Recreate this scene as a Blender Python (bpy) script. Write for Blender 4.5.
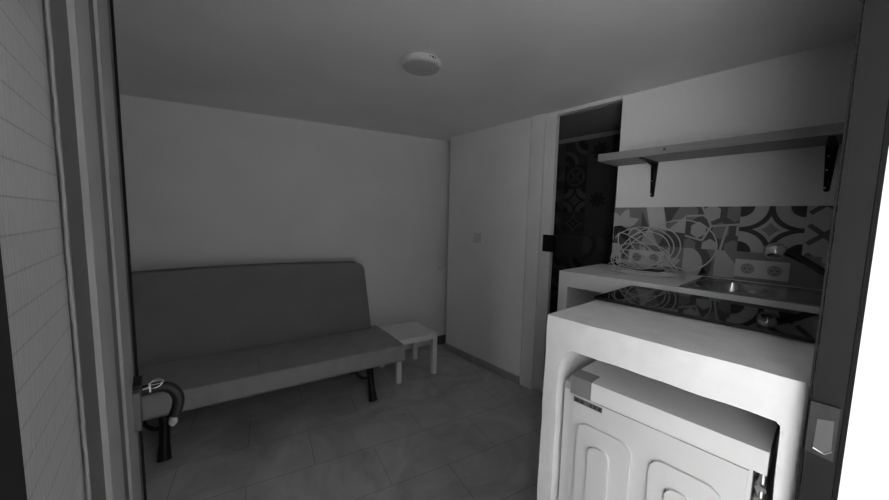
import bpy, bmesh, math, random
from mathutils import Vector, Matrix
random.seed(7)
PI = math.pi
S = bpy.context.scene
for o in list(bpy.data.objects): bpy.data.objects.remove(o)
C = S.collection

# ------------------------------------------------------------------ camera
cam = bpy.data.cameras.new('camera'); co = bpy.data.objects.new('camera', cam); C.objects.link(co)
RX = Vector((0.75935, -0.65031, 0.02200)); DN = Vector((-0.04515, -0.08638, -0.99524)); FW = Vector((0.64911, 0.75474, -0.09496))
FW.normalize(); RX = (RX - FW*RX.dot(FW)).normalized(); UPV = RX.cross(FW)
m = Matrix((RX, UPV, -FW)).transposed().to_4x4(); m.translation = Vector((0, 0, 1.25))
co.matrix_world = m
cam.sensor_width = 36; cam.lens = 332.0/889*36; cam.clip_start = 0.01; cam.clip_end = 100
S.camera = co
# ------------------------------------------------------------------ light
w = bpy.data.worlds.new('overcast_sky'); S.world = w; w.use_nodes = True
bg = w.node_tree.nodes['Background']; bg.inputs[0].default_value = (1, 1, 1, 1); bg.inputs[1].default_value = .42
pl = bpy.data.lights.new('doorway_daylight_portal', 'AREA'); pl.shape = 'RECTANGLE'; pl.size = 0.92; pl.size_y = 1.95
pl.cycles.is_portal = True
po = bpy.data.objects.new('doorway_daylight_portal', pl); C.objects.link(po)
po.location = (0.37, -0.077, 0.975); po.rotation_euler = (-PI/2, 0, PI)      # faces +Y, into the room
sl = bpy.data.lights.new('sun', 'SUN'); sl.energy = 13.5; sl.angle = .03
su = bpy.data.objects.new('sun', sl); C.objects.link(su); su.rotation_euler = Vector((-1, .0, -.8)).to_track_quat('-Z', 'Y').to_euler()
S.view_settings.view_transform = 'Standard'; S.view_settings.look = 'None'
S.view_settings.exposure = 1.42; S.view_settings.gamma = 1.0; S.view_settings.use_curve_mapping = False

# ------------------------------------------------------------------ materials
def mat(name, v, rough=0.8, metal=0.0, noise=0.0, nscale=8.0, bump=0.0, bscale=60.0, spec=0.5):
    M = bpy.data.materials.new(name); M.use_nodes = True
    nt = M.node_tree; b = nt.nodes['Principled BSDF']
    b.inputs['Roughness'].default_value = rough; b.inputs['Metallic'].default_value = metal
    b.inputs['Specular IOR Level'].default_value = spec
    tc = nt.nodes.new('ShaderNodeTexCoord'); n = nt.nodes.new('ShaderNodeTexNoise')
    n.inputs['Scale'].default_value = nscale; n.inputs['Detail'].default_value = 6
    nt.links.new(tc.outputs['Object'], n.inputs['Vector'])
    r = nt.nodes.new('ShaderNodeMapRange'); r.inputs['From Min'].default_value = 0.3; r.inputs['From Max'].default_value = 0.7
    r.inputs['To Min'].default_value = v*(1-noise); r.inputs['To Max'].default_value = v*(1+noise)
    nt.links.new(n.outputs['Fac'], r.inputs['Value'])
    cb = nt.nodes.new('ShaderNodeCombineColor')
    for i in range(3): nt.links.new(r.outputs['Result'], cb.inputs[i])
    nt.links.new(cb.outputs['Color'], b.inputs['Base Color'])
    if bump > 0:
        n2 = nt.nodes.new('ShaderNodeTexNoise'); n2.inputs['Scale'].default_value = bscale; n2.inputs['Detail'].default_value = 5
        nt.links.new(tc.outputs['Object'], n2.inputs['Vector'])
        bp = nt.nodes.new('ShaderNodeBump'); bp.inputs['Strength'].default_value = bump; bp.inputs['Distance'].default_value = 0.004
        nt.links.new(n2.outputs['Fac'], bp.inputs['Height']); nt.links.new(bp.outputs['Normal'], b.inputs['Normal'])
    return M
WALL = mat('wall_plaster', .84, .9, noise=.03, nscale=3, bump=.25, bscale=25)
CEIL = mat('ceiling_plaster', .85, .92, noise=.04, nscale=2.5, bump=.3, bscale=18)
MASON = mat('painted_masonry', .74, .7, noise=.06, nscale=14, bump=.8, bscale=22)
COUNT = mat('painted_counter', .86, .6, noise=.04, nscale=10, bump=.25, bscale=30)
SKIRT = mat('skirting_stone', .34, .6, noise=.08, nscale=10)
DOORW = mat('painted_door_wood', .80, .6, noise=.03, nscale=6)
SOFAT = mat('sofa_seat_fabric', .34, .95, noise=.06, nscale=12, bump=.4, bscale=300)
SOFAB = mat('sofa_back_fabric', .22, .95, noise=.05, nscale=6, bump=.4, bscale=300)
BLACK = mat('black_painted_metal', .010, .4, noise=.1, spec=.22)
TABLE = mat('white_laminate', .86, .5, noise=.02)
FRAME = mat('dark_metal_frame', .014, .55, metal=.0, noise=.06, nscale=15, spec=.08)
FRAMEK = mat('black_rubber_edge', .010, .7, spec=.05)
STILE = mat('grey_painted_stile', .20, .45, noise=.12, nscale=12, spec=.5)
STILED = mat('dark_stile_groove', .06, .6, noise=.1)
CHROME = mat('polished_chrome', .75, .12, metal=1.0)
STEEL = mat('brushed_steel', .55, .28, metal=1.0, noise=.08, nscale=30)
ZINC = mat('dull_grey_zinc', .022, .5, noise=.25, nscale=40, spec=.25)
GLASSK = mat('black_hob_glass', .008, .03, spec=.7)
PLAST = mat('white_plastic', .68, .35, noise=.01)
PLASTG = mat('grey_plastic', .20, .4, noise=.02)
ENAM = mat('white_enamel', .60, .3, noise=.01)
ENAMT = mat('white_lid_plastic', .66, .3, noise=.02)
HOLE = mat('dark_socket_hole', .02, .7)
WOOD = mat('pale_plank_wood', .27, .6, noise=.10, nscale=5, bump=.1)
CABLE = mat('white_cable_sheath', .55, .45)
CABK = mat('black_cable_sheath', .012, .4)
PLATE = mat('nameplate_grey', .13, .4, noise=.05)
PLATEL = mat('nameplate_marks', .035, .4)
T = [mat('tile_black', .022, .35), mat('tile_dark_grey', .10, .35, noise=.1), mat('tile_mid_grey', .24, .35, noise=.08),
     mat('tile_light_grey', .50, .35, noise=.06), mat('tile_pale', .60, .35, noise=.05)]
LAMPD = mat('lamp_diffuser', .50, .4)
CONC = mat('outdoor_paving', .45, .9, noise=.1, nscale=4, bump=.3)
# plank wood grain: stretch the noise along the plank
for nd in WOOD.node_tree.nodes:
    if nd.type == 'TEX_NOISE' and nd.inputs['Scale'].default_value == 5:
        mp = WOOD.node_tree.nodes.new('ShaderNodeMapping'); mp.inputs['Scale'].default_value = (9, .7, 9)
        tcn = [x for x in WOOD.node_tree.nodes if x.type == 'TEX_COORD'][0]
        WOOD.node_tree.links.new(tcn.outputs['Object'], mp.inputs['Vector']); WOOD.node_tree.links.new(mp.outputs['Vector'], nd.inputs['Vector'])

def floor_mat():
    M = bpy.data.materials.new('marble_floor_tiles'); M.use_nodes = True; nt = M.node_tree; b = nt.nodes['Principled BSDF']
    tc = nt.nodes.new('ShaderNodeTexCoord'); mp = nt.nodes.new('ShaderNodeMapping'); mp.inputs['Rotation'].default_value = (0, 0, math.radians(12))
    mp.inputs['Location'].default_value = (.1, .13, 0)
    nt.links.new(tc.outputs['Object'], mp.inputs['Vector'])
    br = nt.nodes.new('ShaderNodeTexBrick'); br.inputs['Scale'].default_value = 1; br.inputs['Brick Width'].default_value = .6; br.inputs['Row Height'].default_value = .3
    br.inputs['Mortar Size'].default_value = .003; br.inputs['Mortar Smooth'].default_value = .5
    br.inputs['Color1'].default_value = (.50,)*3+(1,); br.inputs['Color2'].default_value = (.53,)*3+(1,); br.inputs['Mortar'].default_value = (.33,)*3+(1,)
    nt.links.new(mp.outputs['Vector'], br.inputs['Vector'])
    n = nt.nodes.new('ShaderNodeTexNoise'); n.inputs['Scale'].default_value = 2.6; n.inputs['Detail'].default_value = 10; n.inputs['Roughness'].default_value = .62; n.inputs['Distortion'].default_value = 1.6
    nt.links.new(mp.outputs['Vector'], n.inputs['Vector'])
    rp = nt.nodes.new('ShaderNodeMapRange'); rp.inputs['From Min'].default_value = .3; rp.inputs['From Max'].default_value = .7; rp.inputs['To Min'].default_value = .72; rp.inputs['To Max'].default_value = 1.2
    nt.links.new(n.outputs['Fac'], rp.inputs['Value'])
    mx = nt.nodes.new('ShaderNodeVectorMath'); mx.operation = 'MULTIPLY'
    nt.links.new(br.outputs['Color'], mx.inputs[0]); nt.links.new(rp.outputs['Result'], mx.inputs[1])
    # small dark specks of dirt
    v = nt.nodes.new('ShaderNodeTexVoronoi'); v.inputs['Scale'].default_value = 3.1; v.inputs['Randomness'].default_value = 1
    nt.links.new(mp.outputs['Vector'], v.inputs['Vector'])
    sr = nt.nodes.new('ShaderNodeMapRange'); sr.inputs['From Min'].default_value = .018; sr.inputs['From Max'].default_value = .04; sr.inputs['To Min'].default_value = .4; sr.inputs['To Max'].default_value = 1
    nt.links.new(v.outputs['Distance'], sr.inputs['Value'])
    m2 = nt.nodes.new('ShaderNodeVectorMath'); m2.operation = 'MULTIPLY'
    nt.links.new(mx.outputs[0], m2.inputs[0]); nt.links.new(sr.outputs['Result'], m2.inputs[1])
    nt.links.new(m2.outputs[0], b.inputs['Base Color']); b.inputs['Roughness'].default_value = .5; b.inputs['Specular IOR Level'].default_value = .3
    return M
FLOOR = floor_mat()

def brick_glass_mat():
    M = bpy.data.materials.new('textured_door_glass'); M.use_nodes = True; nt = M.node_tree; b = nt.nodes['Principled BSDF']
    tc = nt.nodes.new('ShaderNodeTexCoord'); sp = nt.nodes.new('ShaderNodeSeparateXYZ'); cb = nt.nodes.new('ShaderNodeCombineXYZ')
    nt.links.new(tc.outputs['Object'], sp.inputs[0]); nt.links.new(sp.outputs['Y'], cb.inputs[0]); nt.links.new(sp.outputs['Z'], cb.inputs[1])
    br = nt.nodes.new('ShaderNodeTexBrick'); br.inputs['Scale'].default_value = 1; br.inputs['Brick Width'].default_value = .9; br.inputs['Row Height'].default_value = .0163
    br.offset = 0; br.inputs['Mortar Size'].default_value = .0008; br.inputs['Mortar Smooth'].default_value = .8
    br.inputs['Color1'].default_value = (.30,)*3+(1,); br.inputs['Color2'].default_value = (.34,)*3+(1,); br.inputs['Mortar'].default_value = (.17,)*3+(1,)
    nt.links.new(cb.outputs[0], br.inputs['Vector'])
    nt.links.new(br.outputs['Color'], b.inputs['Base Color'])
    n = nt.nodes.new('ShaderNodeTexNoise'); n.inputs['Scale'].default_value = 90; mpp = nt.nodes.new('ShaderNodeMapping'); mpp.inputs['Scale'].default_value = (1, 4, .7); nt.links.new(tc.outputs['Object'], mpp.inputs['Vector']); nt.links.new(mpp.outputs['Vector'], n.inputs['Vector'])
    bp = nt.nodes.new('ShaderNodeBump'); bp.inputs['Strength'].default_value = .35; bp.inputs['Distance'].default_value = .002
    nt.links.new(n.outputs['Fac'], bp.inputs['Height']); nt.links.new(bp.outputs['Normal'], b.inputs['Normal'])
    b.inputs['Roughness'].default_value = .3
    b.inputs['Transmission Weight'].default_value = .15
    return M
BGLASS = brick_glass_mat()

# ------------------------------------------------------------------ helpers
def link(name, bm, mats, parent=None, smooth=False, bevel=0, seg=2):
    me = bpy.data.meshes.new(name)
    if bevel > 0:
        bmesh.ops.bevel(bm, geom=[e for e in bm.edges if len(e.link_faces) == 2 and e.calc_face_angle(0) > .5], offset=bevel, segments=seg, affect='EDGES', profile=.5)
    bmesh.ops.recalc_face_normals(bm, faces=bm.faces)
    bm.to_mesh(me); bm.free()
    for q in (mats if isinstance(mats, (list, tuple)) else [mats]): me.materials.append(q)
    if smooth or bevel > 0:
        for p in me.polygons: p.use_smooth = True
        try: me.set_sharp_from_angle(angle=math.radians(40))
        except Exception: pass
    o = bpy.data.objects.new(name, me); C.objects.link(o)
    if parent: o.parent = parent
    return o
def box(bm, x0, x1, y0, y1, z0, z1, mi=0, M=None):
    vs = [bm.verts.new(Vector(p) if M is None else M @ Vector(p)) for p in
          [(x0,y0,z0),(x1,y0,z0),(x1,y1,z0),(x0,y1,z0),(x0,y0,z1),(x1,y0,z1),(x1,y1,z1),(x0,y1,z1)]]
    for f in ((0,3,2,1),(4,5,6,7),(0,1,5,4),(1,2,6,5),(2,3,7,6),(3,0,4,7)):
        bm.faces.new([vs[i] for i in f]).material_index = mi
    return vs
def nb(*boxes):
    bm = bmesh.new()
    for b in boxes: box(bm, *b)
    return bm
def prism(bm, pts, lo, hi, axis, mi=0):
    """extrude a closed 2-D outline (pts) along an axis; the pts are the two other coordinates in order"""
    def P(a, b, c):
        return {'x': (c, a, b), 'y': (a, c, b), 'z': (a, b, c)}[axis]
    A = [bm.verts.new(P(a, b, lo)) for a, b in pts]; B = [bm.verts.new(P(a, b, hi)) for a, b in pts]
    n = len(pts)
    bm.faces.new(A).material_index = mi; bm.faces.new(B[::-1]).material_index = mi
    for i in range(n): bm.faces.new((A[i], B[i], B[(i+1) % n], A[(i+1) % n])).material_index = mi
def tube(bm, pts, rad, n=10, mi=0, cap=True, closed=False):
    pts = [Vector(p) for p in pts]; rings = []; N = len(pts)
    rs = rad if isinstance(rad, (list, tuple)) else [rad]*N
    ref = None
    for i, p in enumerate(pts):
        if closed: t = pts[(i+1) % N]-pts[i-1]
        else: t = pts[min(i+1, N-1)]-pts[max(i-1, 0)]
        t.normalize()
        if ref is None:
            ref = Vector((0, 0, 1)) if abs(t.z) < .9 else Vector((1, 0, 0))
        u = (ref - t*ref.dot(t)).normalized(); ref = u; v = t.cross(u)
        rings.append([bm.verts.new(p + (u*math.cos(2*PI*k/n)+v*math.sin(2*PI*k/n))*rs[i]) for k in range(n)])
    for i in range(N if closed else N-1):
        a, b = rings[i], rings[(i+1) % N]
        for k in range(n): bm.faces.new((a[k], a[(k+1) % n], b[(k+1) % n], b[k])).material_index = mi
    if cap and not closed:
        bm.faces.new(rings[0][::-1]).material_index = mi; bm.faces.new(rings[-1]).material_index = mi
def lathe(bm, prof, c, axis='z', n=40, mi=0):
    rings = []
    for r, h in prof:
        ring = []
        for k in range(n):
            a = 2*PI*k/n
            if axis == 'z': p = (c[0]+r*math.cos(a), c[1]+r*math.sin(a), c[2]+h)
            else: p = (c[0]+h, c[1]+r*math.cos(a), c[2]+r*math.sin(a))
            ring.append(bm.verts.new(p))
        rings.append(ring)
    for a, b in zip(rings, rings[1:]):
        for k in range(n): bm.faces.new((a[k], a[(k+1) % n], b[(k+1) % n], b[k])).material_index = mi
    bm.faces.new(rings[0][::-1]).material_index = mi; bm.faces.new(rings[-1]).material_index = mi
def smoothpath(P, k=8):
    P = [Vector(p) for p in P]; out = []
    for i in range(len(P)-1):
        p0 = P[max(i-1, 0)]; p1 = P[i]; p2 = P[i+1]; p3 = P[min(i+2, len(P)-1)]
        for j in range(k):
            t = j/k
            out.append(.5*((2*p1)+(p2-p0)*t+(2*p0-5*p1+4*p2-p3)*t*t+(3*p1-p0-3*p2+p3)*t**3))
    out.append(P[-1]); return out
def thing(name, label, cat, loc=(0, 0, 0), rz=0, group=None):
    o = bpy.data.objects.new(name, None); C.objects.link(o); o.location = loc; o.rotation_euler = (0, 0, rz); o.empty_display_size = .1
    o['label'] = label; o['category'] = cat
    if group: o['group'] = group
    return o
def tag(o, label, cat, group=None):
    o['label'] = label; o['category'] = cat
    if group: o['group'] = group
    return o
def struct(o): o['kind'] = 'structure'; return o
def sthing(name, loc=(0, 0, 0)):
    o = bpy.data.objects.new(name, None); C.objects.link(o); o.location = loc; o['kind'] = 'structure'; o.empty_display_size = .1
    return o

# ------------------------------------------------------------------ setting
CZ = 1.98
def yb(x): return 2.976-.236*(x+.127)             # the slanting back wall
struct(link('floor', nb((-1.3, 3.0, -.12, 3.4, -.1, 0)), FLOOR))
struct(link('ceiling', nb((-1.3, 3.0, -.12, 3.4, CZ, CZ+.12)), CEIL))
bm = bmesh.new(); prism(bm, [(-1.3, yb(-1.3)), (2.85, yb(2.85)), (2.85, yb(2.85)+.1), (-1.3, yb(-1.3)+.1)], 0, CZ, 'z')
struct(link('wall_back', bm, WALL))
struct(link('wall_left', nb((-1.3, -1.2, -.036, 3.22, 0, CZ)), WALL))
struct(link('wall_partition', nb((2.045, 2.145, 1.462, 2.33, 0, CZ)), WALL))
# kitchen wall, ends at the passage
struct(link('wall_kitchen', nb((2.08, 2.16, -.036, .858, 0, CZ)), WALL))
# front wall around the doorway
struct(link('wall_front', nb((.82, 2.16, -.075, -.036, 0, CZ), (-1.3, -.09, -.075, -.036, 0, CZ), (-.09, .82, -.075, -.036, 1.955, CZ)), WALL))
# passage walls beyond
struct(link('wall_passage', nb((2.75, 2.83, .5, 2.6, 0, CZ)), mat('passage_wall_dark', .25, .9)))  # darker base colour than the other walls
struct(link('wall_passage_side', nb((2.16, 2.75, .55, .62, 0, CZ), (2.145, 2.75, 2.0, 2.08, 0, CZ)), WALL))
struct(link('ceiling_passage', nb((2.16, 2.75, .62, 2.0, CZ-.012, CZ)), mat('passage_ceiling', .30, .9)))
struct(link('baseboard_partition', nb((2.03, 2.045, 1.462, 2.33, 0, .055)), SKIRT))
bm = bmesh.new(); prism(bm, [(2.0, yb(2.0)-.02), (2.5, yb(2.5)-.02), (2.5, yb(2.5)), (2.0, yb(2.0))], 0, .085, 'z')
struct(link('baseboard_back', bm, mat('dark_skirting', .09, .7)))
struct(link('trim_passage_jamb', nb((2.035, 2.12, 1.345, 1.447, 0, CZ), (2.055, 2.12, 1.447, 1.462, 0, CZ)), DOORW, bevel=.004))
struct(link('trim_passage_header', nb((2.06, 2.10, .858, 1.345, CZ-.022, CZ)), DOORW))
d2 = sthing('door_2', (2.05, 1.3, 0))
o = link('door_panel', nb((2.05-2.05, 2.085-2.05, 1.262-1.3, 1.343-1.3, .01, CZ-.024)), DOORW, d2, bevel=.003)
bm = bmesh.new(); box(bm, -.008, .028, -.062, .018, 1.035, 1.152)
lk = link('door_lock', bm, BLACK, d2, bevel=.012, seg=4)
# outdoor ground, courtyard wall and an added wall for bounce light
struct(link('ground_courtyard', nb((-6, .82, -8, -.12, -.1, -.02)), CONC))
struct(link('wall_courtyard', nb((.82, .97, -3.0, -.075, -.1, 1.6)), WALL))
struct(link('wall_bounce_left', nb((-1.75, -1.6, -1.45, -.076, -.1, 2.15)), WALL))  # unseen wall, added and sized to bounce sunlight in through the doorway
# door frame (the strike side is the dark upright on the right)
d1 = sthing('door_1', (0, 0, 0))
bm = bmesh.new(); box(bm, .785, .8195, -.0355, -.002, 0, 1.955)
link('door_frame', bm, FRAME, d1, bevel=.004, seg=3)
bm = bmesh.new(); box(bm, .784, .8195, -.0415, -.036, 0, 1.955); link('outer_seal', bm, FRAMEK, d1, bevel=.002)
bm = bmesh.new(); box(bm, .789, .8195, -.0015, .002, 0, 1.955); link('inner_bead', bm, FRAME, d1, bevel=.002)
bm = bmesh.new(); box(bm, -.09, .784, -.0355, .0, 1.92, 1.955); link('head_frame', bm, FRAME, d1, bevel=.003)
bm = bmesh.new(); box(bm, -.09, -.058, -.0355, -.002, 0, 1.92); link('hinge_frame', bm, FRAME, d1, bevel=.003)
# strike keeper
kp = bpy.data.objects.new('strike_keeper', None); C.objects.link(kp); kp.parent = d1
bm = bmesh.new()
prism(bm, [(-.032, .884), (-.001, .888), (-.001, .971), (-.032, .971)], .7825, .7855, 'x'); box(bm, .779, .7855, -.032, -.001, .969, .9725)
kb = link('keeper_plate', bm, ZINC, None, bevel=.0008); kb.parent = kp
bm = bmesh.new(); prism(bm, [(-.0285, .900), (-.022, .893), (-.0095, .897), (-.0105, .945), (-.0275, .950)], .7816, .7828, 'x'); kk = link('keeper_recess', bm, mat('keeper_recess_metal', .06, .5), None, bevel=.0004); kk.parent = kp
bm = bmesh.new(); tube(bm, [(.7815, -.0285, .8995), (.781, -.022, .8925), (.7815, -.0095, .8965)], .0012, 8); k3 = link('keeper_lip', bm, STEEL, None, smooth=True); k3.parent = kp

# ---- open door leaf, standing along +Y at x = -0.045
leaf = sthing('door_3', (0, 0, 0))
XL = -.045
link('hinge_stile', nb((XL-.04, XL, .0, .2, .01, 1.91)), FRAME, leaf, bevel=.002)
link('glass_pane', nb((XL-.02, XL-.003, .2, .3245, .10, 1.82)), BGLASS, leaf)
link('glazing_bead', nb((XL-.012, XL+.002, .2, .318, .085, .10), (XL-.012, XL+.002, .2, .318, 1.82, 1.835)), STILE, leaf)
link('leaf_rail', nb((XL-.04, XL, .2, .318, .01, .085), (XL-.04, XL, .2, .318, 1.835, 1.91)), STILE, leaf)
# crumbly putty line
bm = bmesh.new(); pts = []; z = .1
while z < 1.82:
    pts.append((XL-.0006+random.uniform(-.00012, .00012), .321+random.uniform(-.0015, .0015), z)); z += .006
tube(bm, pts, .0010, 6); link('putty_line', bm, STILE, leaf, smooth=True)
link('lock_stile', nb((XL-.04, XL, .325, .80, .01, 1.91)), STILED, leaf, bevel=.002)
link('stile_moulding', nb((XL, XL+.004, .385, .47, .01, 1.91), (XL, XL+.003, .56, .70, .01, 1.91)), STILE, leaf, bevel=.0015)
link('edge_seal', nb((XL-.02, XL+.0035, .800, .812, .01, 1.91)), FRAMEK, leaf, bevel=.002)

def hp(x, z, y=.70):      # handle outline measured at y = .78, carried to the leaf's own distance
    k = y/.78; return (x*k, y, 1.25+(z-1.25)*k)
lock = link('lock_case', nb((XL, -.034, .655, .705, .920, .979)), STILED, leaf, bevel=.003)
link('lock_cap', nb((XL, -.032, .67, .71, .9795, .985)), BLACK, leaf, bevel=.002)
bm = bmesh.new()
path = [(XL, .70, .958-.004)]+[hp(x, z) for x, z in ((-.040, .930), (-.026, .930), (-.008, .929), (.005, .920), (.0125, .902), (.011, .884), (.005, .868))]
path[0] = (XL, .70, hp(-.04, .930)[2])
tube(bm, smoothpath(path, 6), .0085, 12)
lv = link('lever_handle', bm, BLACK, leaf, smooth=True)
bm = bmesh.new(); p = Vector(hp(.003, .858)); tube(bm, [p+Vector((.001, 0, .010)), p+Vector((.0005, 0, .004)), p+Vector((0, 0, -.004)), p+Vector((-.001, 0, -.009))], [.004, .0065, .0065, .003], 12)
link('lever_tip', bm, PLASTG, leaf, smooth=True)['label'] = 'pale metal tip of the lever'
# key with its wire ring, in the lock
ky = thing('key', 'small metal key with a wire ring sticking out of the door lock', 'key', (-.032, .69, .969))
bm = bmesh.new(); tube(bm, [(0, 0, 0), (.010, 0, .001)], .0016, 8); box(bm, .008, .010, -.004, .004, -.006, .006); link('key_blade', bm, STEEL, ky, bevel=.0006)
bm = bmesh.new(); tube(bm, [(.0165+.0085*math.cos(a), .004*math.sin(a), .005+.0055*math.sin(a+.3)) for a in [2*PI*i/28 for i in range(28)]], .0006, 6, closed=True)
tube(bm, [(.017+.0095*math.cos(a), .002+.004*math.cos(a), .0055+.003*math.sin(a-.6)) for a in [2*PI*i/28 for i in range(28)]], .0005, 6, closed=True)
link('key_ring', bm, STEEL, ky, smooth=True)

# ------------------------------------------------------------------ kitchen masonry
# worktop: slab on a left leg
bm = bmesh.new()
prism(bm, [(-.0355, .912), (.868, .912), (.868, 0), (.918, 0), (.918, .99), (-.0355, .99)], 1.592, 2.0795, 'x')
# widen by passage side: past the wall end it stays in front of the wall
wt = link('kitchen_worktop', bm, COUNT, bevel=.006, seg=3)
cut = link('cutter', nb((1.628, 1.992, -.028, .382, .84, 1.05)), COUNT)
bo = wt.modifiers.new('sink_hole', 'BOOLEAN'); bo.operation = 'DIFFERENCE'; bo.object = cut; bo.solver = 'EXACT'
dg = bpy.context.evaluated_depsgraph_get(); nm = bpy.data.meshes.new_from_object(wt.evaluated_get(dg)); wt.modifiers.clear(); wt.data = nm
bpy.data.objects.remove(cut)
tag(wt, 'long white painted masonry worktop along the tiled wall, holding the sink', 'worktop')
# lower box around the washing machine
bm = bmesh.new()
BX0, BX1, BY0, BY1, BZ, BH = .8225, 1.425, -.0355, .503, .988, .905
outl = [(BY0, 0), (BY0, BZ), (BY1, BZ), (BY1+.006, .0), (.462, 0), (.462, .80), (.458, .86), (.440, .893), (.425, BH), (.036, BH-.003), (.030, BH-.01), (.020, .0)]
from mathutils import noise as _n
dense = []
for (a, b), (c, d) in zip(outl, outl[1:]+outl[:1]):
    k = max(1, int(math.hypot(c-a, d-b)/.035))
    dense += [(a+(c-a)*t/k, b+(d-b)*t/k) for t in range(k)]
rings = []
for q in range(9):
    x = BX0+(BX1-BX0)*q/8; ring = []
    for a, b in dense:
        p = Vector((x, a, b))
        if b > .02:
            nv = _n.noise_vector(p*14); p.z += nv.z*.0026-.0026*(b > .98); p.y += nv.y*.0022*(a > -.03)
        ring.append(bm.verts.new(p))
    rings.append(ring)
N_ = len(dense)
for q in range(8):
    for k in range(N_): bm.faces.new((rings[q][k], rings[q+1][k], rings[q+1][(k+1) % N_], rings[q][(k+1) % N_]))
f1 = bm.faces.new(rings[0]); f2 = bm.faces.new(rings[-1][::-1])
tag(link('masonry_surround', bm, MASON, bevel=.005, seg=3), 'white painted masonry box built around the washing machine, nearest the doorway', 'masonry counter')
hob = thing('glass_hob', 'black glossy glass hob lying behind the top of the white masonry box', 'hob', (1.27, .2325, .9885))
bm = bmesh.new(); box(bm, -.162, .165, -.2675, .2735, 0, .010); link('hob_glass', bm, GLASSK, hob, bevel=.0015)
RINGP = mat('hob_ring_print', .03, .2)
for cx_, cy_, r_ in ((-.01, .13, .085), (-.01, -.12, .07)):
    bm = bmesh.new(); n = 48; ring = []
    for k in range(n):
        a = 2*PI*k/n; ring.append((bm.verts.new((cx_+r_*math.cos(a), cy_+r_*math.sin(a), .0102)), bm.verts.new((cx_+(r_-.002)*math.cos(a), cy_+(r_-.002)*math.sin(a), .0102))))
    for k in range(n): bm.faces.new((ring[k][0], ring[(k+1) % n][0], ring[(k+1) % n][1], ring[k][1]))
    link('cooking_zone_ring', bm, RINGP, hob)

# washing machine
wm = thing('washing_machine', 'white washing machine with embossed panel standing inside the masonry box', 'washing machine', (.84, .245, 0))
link('casing', nb((.004, .545, -.186, .205, .02, .785)), ENAM, wm, bevel=.012, seg=4)
bm = bmesh.new(); box(bm, 0, .0045, -.180, .178, .06, .779)
link('front_panel', bm, ENAM, wm, bevel=.002)
def arch(y0, y1, zt, zb, r, n=10):
    pts = [(y0, zb), (y1, zb)]
    pts += [(y1-r+r*math.cos(a), zt-r+r*math.sin(a)) for a in [PI/2*i/n for i in range(n+1)]]
    pts += [(y0+r+r*math.cos(a), zt-r+r*math.sin(a)) for a in [PI/2+PI/2*i/n for i in range(n+1)]]
    return pts
def ridge(bm, y0, y1, zt, zb, r, rad=.004):
    p = arch(y0, y1, zt, zb, r)
    tube(bm, [(-.0002, a, b) for a, b in p], rad, 8, closed=True)
for (a, b, zt, r) in ((.024, .158, .715, .03), (-.148, -.016, .715, .03)):
    bm = bmesh.new(); prism(bm, arch(a, b, zt, .15, r), -.008, .0, 'x'); link('embossed_panel', bm, ENAM, wm, bevel=.005, seg=3)
    bm = bmesh.new(); prism(bm, arch(a+.046, b-.036, zt-.045, .19, .022), -.016, -.008, 'x'); link('embossed_rib', bm, ENAM, wm, bevel=.006, seg=3)
bm = bmesh.new(); box(bm, -.004, .55, -.205, .186, .786, .832); link('lid', bm, ENAMT, wm, bevel=.010, seg=4)
bm = bmesh.new(); box(bm, -.0065, .045, .128, .1835, .784, .8338); link('lid_corner', bm, PLASTG, wm, bevel=.008, seg=4)['label'] = 'darker grey corner block of the lid'
bm = bmesh.new(); box(bm, .006, .10, 0.180, .206, .60, .806); link('side_cheek', bm, mat('grey_cheek_plastic', .36, .4), wm, bevel=.010, seg=4)  # greyer than the casing beside it
bm = bmesh.new(); box(bm, -.0012, .001, .099, .175, .7615, .775, 0)
y = .172
for wd, lt in ((.012, 1), (.003, 0), (.010, 1), (.007, 0), (.009, 0), (.006, 1), (.004, 0), (.008, 1), (.004, 0), (.008, 1)):
    if lt: box(bm, -.0016, -.0010, y-wd, y, .7635, .773, 1)
    y -= wd
link('nameplate', bm, [PLATE, PLATEL], wm)['label'] = 'small grey nameplate with illegible dark marks'
bm = bmesh.new(); tube(bm, [(.02, -.198, .25), (.02, -.198, .5), (.018, -.199, .74), (.03, -.199, .775)], .006, 10)
for zz in (.70, .72, .745): tube(bm, [(.012, -.198, zz), (.03, -.198, zz+.004)], .009, 8)
link('inlet_hose', bm, STEEL, wm, smooth=True)
for sx in (.05, .5):
    for sy in (-.16, .17):
        bm = bmesh.new(); lathe(bm, [(.018, 0), (.02, .004), (.012, .022)], (sx, sy, 0)); link('foot', bm, BLACK, wm, smooth=True)

# sink
sk = thing('kitchen_sink', 'shallow stainless steel sink set into the white worktop', 'sink', (1.81, .18, .9905))
bm = bmesh.new()
# pan surface: outer rim raised, basin sunk; grid
nx, ny = 80, 80; X0, X1, Y0, Y1 = -.20, .195, -.222, .215
def sinkz(x, y):
    # distance to edge
    d = min(x-X0, X1-x, y-Y0, Y1-y); z = .006*min(1, d/.006)
    if d > .022: z -= .0055*min(1, (d-.022)/.012)
    r = math.hypot((x-.0)/.135, (y-.075)/.115)
    if r < 1: z -= .14*(min(1, (1-r)/.14))**.8
    return z
g = [[bm.verts.new((X0+(X1-X0)*i/nx, Y0+(Y1-Y0)*j/ny, sinkz(X0+(X1-X0)*i/nx, Y0+(Y1-Y0)*j/ny))) for j in range(ny+1)] for i in range(nx+1)]
for i in range(nx):
    for j in range(ny): bm.faces.new((g[i][j], g[i+1][j], g[i+1][j+1], g[i][j+1]))
link('basin', bm, mat('sink_steel', .45, .25, metal=1.0, noise=.06, nscale=20), sk, smooth=True)
bm = bmesh.new(); lathe(bm, [(.0, .0), (.022, .0), (.024, .003), (.016, .004)], (.0, .075, -.1390)); link('drain', bm, CHROME, sk, smooth=True)

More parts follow.
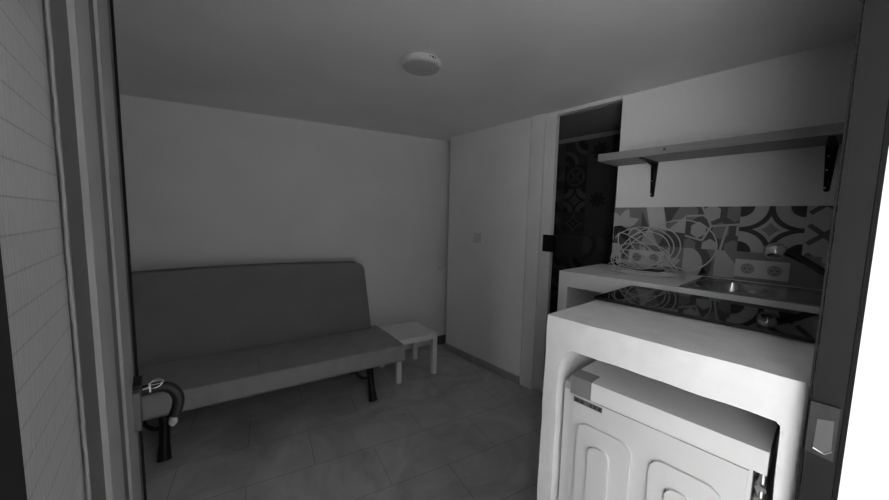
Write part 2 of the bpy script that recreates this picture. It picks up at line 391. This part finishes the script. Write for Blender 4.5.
# tap: base by the door frame, arm rising towards the wall tiles, ball shaped head
tp = thing('kitchen_tap', 'chrome kitchen tap with dark arm and round head above the sink', 'tap', (1.94, -.018, .9905))
bm = bmesh.new(); lathe(bm, [(.026, 0), (.026, .006), (.02, .012), (.0185, .085), (.022, .10), (.019, .125), (.008, .135)], (0, 0, 0)); link('tap_body', bm, CHROME, tp, smooth=True)
bm = bmesh.new(); tube(bm, smoothpath([(0, .0, .075), (0, .03, .088), (0, .08, .123), (0, .13, .152), (0, .152, .160)], 6), [.0125]*12+[.0145]*13, 14); link('spout_arm', bm, mat('dark_chrome', .07, .25, metal=1), tp, smooth=True)
bm = bmesh.new(); lathe(bm, [(.004, -.036), (.022, -.034), (.033, -.024), (.0365, -.008), (.034, .008), (.026, .020), (.012, .028), (.003, .030)], (0, .165, .160)); link('spout_head', bm, CHROME, tp, smooth=True)
bm = bmesh.new(); box(bm, -.012, .012, .012, .034, .12, .19) ; link('tap_lever', bm, STEEL, tp, bevel=.004)

# ------------------------------------------------------------------ shelf
sh = thing('wall_shelf', 'pale wooden plank shelf on the wall above the tiles', 'shelf', (2.08, .42, 1.58))
bm = bmesh.new(); box(bm, -.232, 0, -.455, .452, 0, .038); link('plank', bm, WOOD, sh, bevel=.003)
bm = bmesh.new(); tube(bm, [(-.2335, .135, .022), (-.231, .135, .022)], .006, 10); link('knot', bm, mat('wood_knot', .06, .7), sh)
def bracket(y):
    b = thing('shelf_bracket', '', 'x'); del b['label']; del b['category']; b.parent = sh; b.location = (0, y, 0)
    bm = bmesh.new()
    vs = [(-.018, 0), (.018, 0), (.009, -.182), (.004, -.188), (-.004, -.188), (-.009, -.182)]
    prism(bm, vs, -.006, -.0005, 'x')
    # horizontal arm tapering outwards
    A = [(-.003, -.018), (-.003, .018), (-.205, .009), (-.21, .0), (-.205, -.009)]
    prism(bm, A, -.006, -.0005, 'z')
    # gusset web
    prism(bm, [(-.006, -.006), (-.006, -.14), (-.02, -.06), (-.05, -.022), (-.15, -.006)], -.003, .003, 'y')
    o = link('bracket_plate', bm, BLACK, b, bevel=.0012)
    bm = bmesh.new()
    bm.free()
    for zz in (-.045, -.10, -.172):
        bm = bmesh.new(); tube(bm, [(-.0055, 0.006, zz), (-.009, .006, zz)], .004, 8); link('screw', bm, STEEL, b)
    return b
bracket(.245); bracket(-.39)

# ------------------------------------------------------------------ tile pictures (flat inlays)
class Tiles:
    def __init__(s, P): s.bm = bmesh.new(); s.P = P; s.lay = 0
    def poly(s, pts, mi, clip=None):
        s.lay += 1
        if clip: pts = clipr(pts, *clip)
        if len(pts) < 3: return
        vs = [s.bm.verts.new(s.P(u, v, s.h)) for u, v in pts]
        try: s.bm.faces.new(vs).material_index = mi
        except ValueError: pass
def clipr(pts, u0, v0, u1, v1):
    for ax, lim, sg in ((0, u0, 1), (0, u1, -1), (1, v0, 1), (1, v1, -1)):
        out = []
        for i in range(len(pts)):
            a, b = pts[i-1], pts[i]; ia = sg*(a[ax]-lim) >= 0; ib = sg*(b[ax]-lim) >= 0
            if ia != ib:
                t = (lim-a[ax])/(b[ax]-a[ax]); c = [a[0]+(b[0]-a[0])*t, a[1]+(b[1]-a[1])*t]; c[ax] = lim; out.append(tuple(c))
            if ib: out.append(b)
        pts = out
        if not pts: return []
    return pts
def disc(cu, cv, r, n=40): return [(cu+r*math.cos(2*PI*k/n), cv+r*math.sin(2*PI*k/n)) for k in range(n)]
def concave(cu, cv, R, n=8, bulge=.45):
    """four pointed star with hollow sides"""
    out = []
    tips = [(cu, cv+R), (cu+R, cv), (cu, cv-R), (cu-R, cv)]
    for i in range(4):
        a, b = tips[i], tips[(i+1) % 4]; mx = (a[0]+b[0])/2; my = (a[1]+b[1])/2; c = (mx+(cu-mx)*bulge*1.6, my+(cv-my)*bulge*1.6)
        for k in range(n):
            t = k/n; out.append(((1-t)**2*a[0]+2*t*(1-t)*c[0]+t*t*b[0], (1-t)**2*a[1]+2*t*(1-t)*c[1]+t*t*b[1]))
    return out
def stroke(p, q, wd):
    d = math.hypot(q[0]-p[0], q[1]-p[1]); nx_, ny_ = -(q[1]-p[1])/d*wd/2, (q[0]-p[0])/d*wd/2
    return [(p[0]+nx_, p[1]+ny_), (q[0]+nx_, q[1]+ny_), (q[0]-nx_, q[1]-ny_), (p[0]-nx_, p[1]-ny_)]
def leafp(cu, cv, L, W_, a, n=8):
    pts = []
    for k in range(n+1): t = k/n; pts.append((L*t, W_*math.sin(PI*t)))
    for k in range(n-1, 0, -1): t = k/n; pts.append((L*t, -W_*math.sin(PI*t)))
    return [(cu+x*math.cos(a)-y*math.sin(a), cv+x*math.sin(a)+y*math.cos(a)) for x, y in pts]
def motif(t, kind, cu, cv, s, clip):
    """kind of picture on the tile whose lower-left corner is (cu,cv), size s"""
    def L(pts, mi, k=1):
        t.h = .0002*k + t.base
        t.poly([(cu+s*a, cv+s*b) for a, b in pts], mi, clip)
    sq = [(0, 0), (1, 0), (1, 1), (0, 1)]
    if kind == 'circles':
        L(sq, 0)
        for c in ((0, 0), (1, 0), (0, 1), (1, 1)):
            q = clipr(disc(c[0], c[1], .455), 0, 0, 1, 1); L(q, 3, 3)
            q = clipr(disc(c[0], c[1], .23), 0, 0, 1, 1); L(q, 0, 4)
        L(concave(.5, .5, .29, bulge=.28), 3, 5); L(concave(.5, .5, .15, bulge=.15), 2, 6)
    elif kind == 'cross':
        L(sq, 3)
        for cu_ in (0, .5):
            for v in (1.04, .43, -.15):
                L(clipr(stroke((cu_+.05, v-.19), (cu_+.47, v+.19), .085), 0, 0, 1, 1), 1, 2); L(clipr(stroke((cu_+.05, v+.19), (cu_+.47, v-.19), .085), 0, 0, 1, 1), 1, 3)
    elif kind == 'hexes':
        L(sq, 1)
        for i in range(3):
            for j in range(3):
                u, v = .08+i*.42+(j % 2)*.18, .05+j*.4
                hx = [(u+.17*math.cos(PI/3*k+.5), v+.20*math.sin(PI/3*k+.5)) for k in range(6)]
                L(clipr(hx, 0, 0, 1, 1), 3 if (i+j) % 2 else 2, 2)
        for p, q in (((0, .3), (.35, .2)), ((.35, .2), (.5, .55)), ((.5, .55), (1, .6)), ((.5, .55), (.3, 1)), ((.7, 0), (.8, .58)), ((0, .78), (.4, .8))):
            L(stroke(p, q, .045), 3, 3)
    elif kind == 'shards':
        L(sq, 2)
        for tri, mi in (([(0, 0), (.45, 0), (.2, .5)], 3), ([(.45, 0), (1, 0), (1, .35), (.6, .4)], 1), ([(.2, .5), (.6, .4), (.5, 1), (.1, 1)], 4), ([(.6, .4), (1, .35), (1, .8)], 3), ([(.5, 1), (.62, .55), (.85, 1)], 1), ([(0, .1), (.18, .5), (0, .9)], 1)):
            L(tri, mi, 2)
    elif kind == 'leaves':
        L(sq, 2); L([(0, 0), (1, 0), (.5, .5)], 1, 2); L([(0, 1), (.5, .5), (0, 0)], 3, 2)
        for a in (.4, 1.2, 2.2, 3.9, 5.2): L(clipr(leafp(.5, .5, .5, .12, a), 0, 0, 1, 1), 3 if a < 3 else 0, 3)
        L(stroke((.1, .95), (.3, .6), .05), 4, 4); L(stroke((.3, .6), (.3, .1), .05), 4, 4)
    elif kind == 'flower':
        L(sq, 2)
        for k in range(8): L(leafp(.5, .5, .38, .075, k*PI/4+.2), 0, 2)
    elif kind == 'star':
        L(sq, 1); L(concave(.5, .5, .48, bulge=.45), 3, 2); L(concave(.5, .5, .3, bulge=.4), 0, 3); L(disc(.5, .5, .07, 14), 3, 4)
    elif kind == 'arcs':
        L(sq, 1)
        for c in ((0, 0), (1, 1)):
            L(clipr(disc(c[0], c[1], .62), 0, 0, 1, 1), 3, 2); L(clipr(disc(c[0], c[1], .45), 0, 0, 1, 1), 0, 3); L(clipr(disc(c[0], c[1], .2), 0, 0, 1, 1), 2, 4)
    elif kind == 'dots':
        L(sq, 0)
        for i in range(3):
            for j in range(3): L(disc(.25+i*.25, .25+j*.25, .06, 12), 2, 2)
    elif kind == 'ring':
        L(sq, 0); L(disc(.5, .5, .42), 2, 2); L(disc(.5, .5, .30), 0, 3)
        for k in range(4): L(leafp(.5, .5, .3, .08, k*PI/2+.78), 2, 4)
    elif kind == 'plain2': L(sq, 2)
    elif kind == 'sweep':
        L(sq, 2); L(clipr(disc(-.05, .62, .62), 0, 0, 1, 1), 1, 2); L(clipr(disc(-.05, .62, .45), 0, 0, 1, 1), 3, 3)
        L([(.62, 1), (.78, 1), (1, .7), (1, .38), (.62, .38)], 3, 3); L([(.2, .42), (.5, .42), (.38, .62)], 0, 2)
# backsplash: u runs to the right (-y), v up
ts = .2105
bt = Tiles(lambda u, v, h: (2.0795-h, -u, v)); bt.base = .006
CL = (-.857, .99, .0355, 1.336)
vv = 1.336-ts
row1 = [(-.857-.065, 'leaves'), (-.7075, 'shards'), (-.497, 'hexes'), (-.2865, 'circles'), (-.076, 'cross')]
for u, k in row1: motif(bt, k, u, vv, ts, (max(u, CL[0]), CL[1], min(u+ts-.0008, CL[2]), CL[3]))
row2 = [(-.857-.065, 'shards'), (-.7075, 'leaves'), (-.497, 'sweep'), (-.2865, 'plain2'), (-.076, 'plain2')]
for u, k in row2: motif(bt, k, u, vv-ts, ts, (max(u, CL[0]), CL[1], min(u+ts-.0008, CL[2]), vv-.0008))
box(bt.bm, 2.0735, 2.0795, -.0355, .857, .9905, 1.336, 2)
tag(link('backsplash', bt.bm, T), 'band of patterned patchwork tiles between the worktop and the shelf', 'tile backsplash')
# passage wall tiles: u to the right (-y)
pt = Tiles(lambda u, v, h: (2.75-h, -u, v)); pt.base = .004
kinds = ['ring', 'flower', 'plain2', 'arcs', 'star', 'dots', 'leaves', 'sweep', 'circles', 'plain2', 'shards']
rr = random.Random(5)
for j in range(9):
    for i in range(7):
        u = -1.98+i*.2; v = 1.93-.2*(j+1)
        k = rr.choice(kinds)
        if j == 0: k = ['plain2', 'plain2', 'arcs', 'flower', 'ring', 'flower', 'star'][i]
        motif(pt, k, u, v, .2, (u, v, u+.1985, v+.1985))
box(pt.bm, 2.746, 2.7499, .63, 1.98, .1, 1.93, 0)
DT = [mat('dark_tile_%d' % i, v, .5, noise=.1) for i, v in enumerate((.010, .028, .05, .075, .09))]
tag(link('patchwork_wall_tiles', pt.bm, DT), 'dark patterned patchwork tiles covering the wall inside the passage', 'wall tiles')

# ------------------------------------------------------------------ sockets, switch
def socket(y0, y1, z0, z1, label, grp=None):
    t = thing('double_socket', label, 'socket', (2.0715, (y0+y1)/2, (z0+z1)/2), 0, grp); W2 = (y1-y0)/2; H2 = (z1-z0)/2
    link('faceplate', nb((-.011, .0, -W2, W2, -H2, H2)), PLAST, t, bevel=.003, seg=3)
    for s_ in (-1, 1):
        bm = bmesh.new(); cy_ = s_*W2/2
        n = 28
        lathe(bm, [(.0245, -.0118), (.0225, -.0118), (.0195, -.0112)], (0, cy_, 0), axis='x', n=n, mi=0)
        for dy in (-.0095, .0095): lathe(bm, [(.0032, -.0124), (.0030, -.0122)], (0, cy_+dy, 0), axis='x', n=10, mi=1)
        for dz in (-.016, .016): box(bm, -.0124, -.0118, cy_-.0025, cy_+.0025, dz-.002, dz+.002, 1)
        link('outlet', bm, [PLASTS, HOLE], t, smooth=True)
    return t
PLASTS = mat('socket_recess_plastic', .36, .4)
socket(.106, .286, 1.008, 1.09, 'white double socket beside the tap, the nearer of the two', 'double sockets on the tiled wall')
socket(.585, .755, 1.018, 1.094, 'white double socket behind the coiled cable', 'double sockets on the tiled wall')
SWM = mat('switch_plastic', .66, .4)
sw = thing('light_switch', 'small square white light switch on the partition wall', 'light switch', (2.0445, 1.955, 1.09))
link('switch_plate', nb((-.006, 0, -.042, .042, -.042, .042)), SWM, sw, bevel=.002)
link('rocker', nb((-.009, -.006, -.026, .026, -.026, .026)), SWM, sw, bevel=.002)

# ------------------------------------------------------------------ cable coil and black lead
bm = bmesh.new(); P = []
def loop(c, ry, rx, rz, lean, n=30, ph=0, turns=1, wob=.006):
    """ellipse in (y, x/z): lean 0 = flat, 1 = upright"""
    for k in range(int(n*turns)):
        a = ph+2*PI*k/n
        P.append((c[0]+rx*math.sin(a)*(1-lean)+lean*.03*math.sin(a)+random.uniform(-wob, wob)*.3, c[1]+ry*math.cos(a), c[2]+(rz*math.sin(a) if lean > 0 else 0)+random.uniform(0, wob)*.2))
for i in range(5):
    loop((1.86+random.uniform(-.02, .02), .61+random.uniform(-.025, .025), .997+.0045*i), .17+random.uniform(-.03, .02), .12+random.uniform(-.02, .02), 0, 0, ph=0)
loop((1.93, .66, 1.075), .155, .06, .072, .6)
loop((1.95, .60, 1.125), .13, .05, .115, .8)
loop((1.97, .665, 1.12), .165, .05, .115, .8)
loop((2.00, .50, 1.137), .165, .03, .142, .95, turns=1)
loop((1.96, .64, 1.11), .12, .05, .10, .8)
loop((1.90, .62, 1.02), .19, .10, .022, .5, turns=1.4)
sm = []
for i in range(len(P)):
    a = Vector((0, 0, 0)); wsum = 0
    for d in range(-3, 4):
        if 0 <= i+d < len(P): a += Vector(P[i+d]); wsum += 1
    q = a/wsum; q.x = min(q.x, 2.058); q.z = max(q.z, .9955); sm.append(q)
tube(bm, smoothpath(sm, 2), .0029, 7)
cc = thing('cable_coil', 'loosely coiled thin white cable piled on the worktop against the tiles', 'cable', (0, 0, 0))
link('cable', bm, CABLE, cc, smooth=True)
# straight crossing strands of the same cable
for a, b in ((((1.97, .76, 1.19)), ((1.88, .455, 1.0))), (((1.96, .69, 1.215)), ((1.86, .44, 1.0))), (((1.97, .76, 1.10)), ((1.90, .50, 1.004)))):
    bm = bmesh.new(); a = Vector(a); b = Vector(b); tube(bm, smoothpath([a+Vector((.0, .04, -.03)), a, (a+b)/2+Vector((0, .0, .022)), b, b+Vector((-.03, -.01, -.001))], 8), .0029, 7); link('cable_strand', bm, CABLE, cc, smooth=True)
cc.location = (0, 0, 0)
bm = bmesh.new()
tube(bm, smoothpath([(2.01, .83, 1.035), (1.97, .80, 1.02), (1.93, .73, 1.012), (1.91, .65, 1.006), (1.93, .56, 1.006), (1.99, .56, 1.012), (1.97, .66, 1.008), (1.94, .76, 1.016), (1.96, .82, 1.03)], 8), .0075, 8)
tube(bm, smoothpath([(1.985, .80, 1.02), (1.98, .79, 1.05), (1.975, .785, 1.04)], 5), .008, 8)
tag(link('power_lead', bm, CABK, smooth=True), 'black power lead lying under the coiled white cable', 'power lead')

# ------------------------------------------------------------------ small ledge in the slot beside the partition
o = link('ledge_shelf', nb((1.985, 2.4, 2.345, 2.392, .773, .788)), TABLE, bevel=.002)
tag(o, 'thin white ledge in the gap between partition and back wall', 'shelf')

# ------------------------------------------------------------------ ceiling lamp
lp = thing('ceiling_lamp', 'round white ceiling lamp, switched off, on the ceiling', 'ceiling lamp', (.968, 1.32, CZ))
bm = bmesh.new(); lathe(bm, [(.086, 0), (.092, -.003), (.092, -.025), (.087, -.029)], (0, 0, 0), n=64); link('lamp_housing', bm, PLAST, lp, smooth=True)
bm = bmesh.new(); lathe(bm, [(.085, -.029), (.083, -.032), (.05, -.034), (.002, -.035)], (0, 0, 0), n=64); link('diffuser', bm, LAMPD, lp, smooth=True)
bm = bmesh.new(); 
for ang, r_ in ((-1.62, .0045), (-1.78, .003), (-1.48, .003)):
    c = Vector((.0925*math.cos(ang), .0925*math.sin(ang), -.013)); d = Vector((math.cos(ang), math.sin(ang), 0)); tube(bm, [c-d*.002, c+d*.001], r_, 10)
link('sensor', bm, HOLE, lp)

# ------------------------------------------------------------------ sofa
SR = math.radians(-8.3)
so = thing('sofa_bed', 'dark grey armless sofa bed on black legs against the back wall', 'sofa', (1.262, 1.872, 0), SR)
# local: x = -L..0 (leftwards negative), y = depth
Ls = 1.75
def cushion(w0, w1, prof, mname, name, bev, cr=.0):
    bm = bmesh.new(); prism(bm, prof, w0, w1, 'x'); return link(name, bm, mname, so, bevel=bev, seg=5)
seat = cushion(-Ls, 0, [(-.006, .265), (.008, .248), (.30, .245), (.56, .27), (.57, .34), (.30, .36), (.06, .362), (.012, .358), (.0, .345)], SOFAT, 'seat', .012)
# backrest as an outline with rounded upper corners, leaning back and a little bowed at the top
bm = bmesh.new(); n = 14; rc = .065; Hb = .57
x0, x1 = -Ls+.0, -.062
out = [(x0, 0), (x1, 0)] + [(x1-rc-.03+rc*math.cos(a), Hb-rc+rc*math.sin(a)) for a in [PI/2*i/n for i in range(n+1)]]
for i in range(1, 12):
    t = i/12; out.append((x1-rc-.03+(x0-x1+2*rc+.03)*t, Hb+.018*math.sin(PI*t)))
out += [(x0+rc+rc*math.cos(a), Hb-rc+rc*math.sin(a)) for a in [PI/2+PI/2*i/n for i in range(n+1)]]
prism(bm, out, 0, .12, 'y')
for v in bm.verts:
    z = v.co.z; v.co.y += .545+z*.16-.05; v.co.z = .34+z*.94
link('backrest', bm, SOFAB, so, bevel=.016, seg=5)
# seam on the seat front, steel rail and cast legs
bm = bmesh.new(); tube(bm, [(-.88, .0, .255), (-.88, -.003, .28), (-.88, .004, .325), (-.88, .03, .355), (-.88, .09, .362), (-.88, .30, .360)], .0018, 6); link('seam', bm, SOFAB, so, smooth=True)
bm = bmesh.new(); tube(bm, [(-Ls+.2, .13, .232), (-.15, .13, .232)], .014, 10)
link('rail', bm, BLACK, so, smooth=True)
bm = bmesh.new(); tube(bm, [(-Ls+.2, .50, .232), (-.15, .50, .232)], .014, 10)
link('rail', bm, BLACK, so, smooth=True)
def sleg(x):
    bm = bmesh.new()
    tube(bm, [(x, .11, .245), (x, .10, .17), (x, .07, .08), (x, .045, .016), (x, .04, 0)], [.028, .023, .023, .028, .031], 12)
    tube(bm, smoothpath([(x-.015, .095, .14), (x-.05, .105, .145), (x-.085, .126, .175), (x-.09, .128, .235)], 6), .010, 10)
    return link('leg', bm, BLACK, so, smooth=True)
def sleg2(x):
    bm = bmesh.new(); tube(bm, [(x, .50, .245), (x, .50, .10), (x, .51, 0)], [.022, .018, .025], 12); return link('leg', bm, BLACK, so, smooth=True)
for x in (-.213, -1.315): sleg(x); sleg2(x)

# ------------------------------------------------------------------ side table
tb = thing('side_table', 'small square white side table at the right end of the sofa', 'table', (1.500, 2.185, 0), math.radians(-7.5))
link('table_top', nb((-.175, .175, -.18, .18, .295, .335)), TABLE, tb, bevel=.002)
for sx in (-1, 1):
    for sy in (-1, 1):
        link('leg', nb((sx*.156-.0185, sx*.156+.0185, sy*.161-.0185, sy*.161+.0185, 0, .295)), TABLE, tb, bevel=.002)
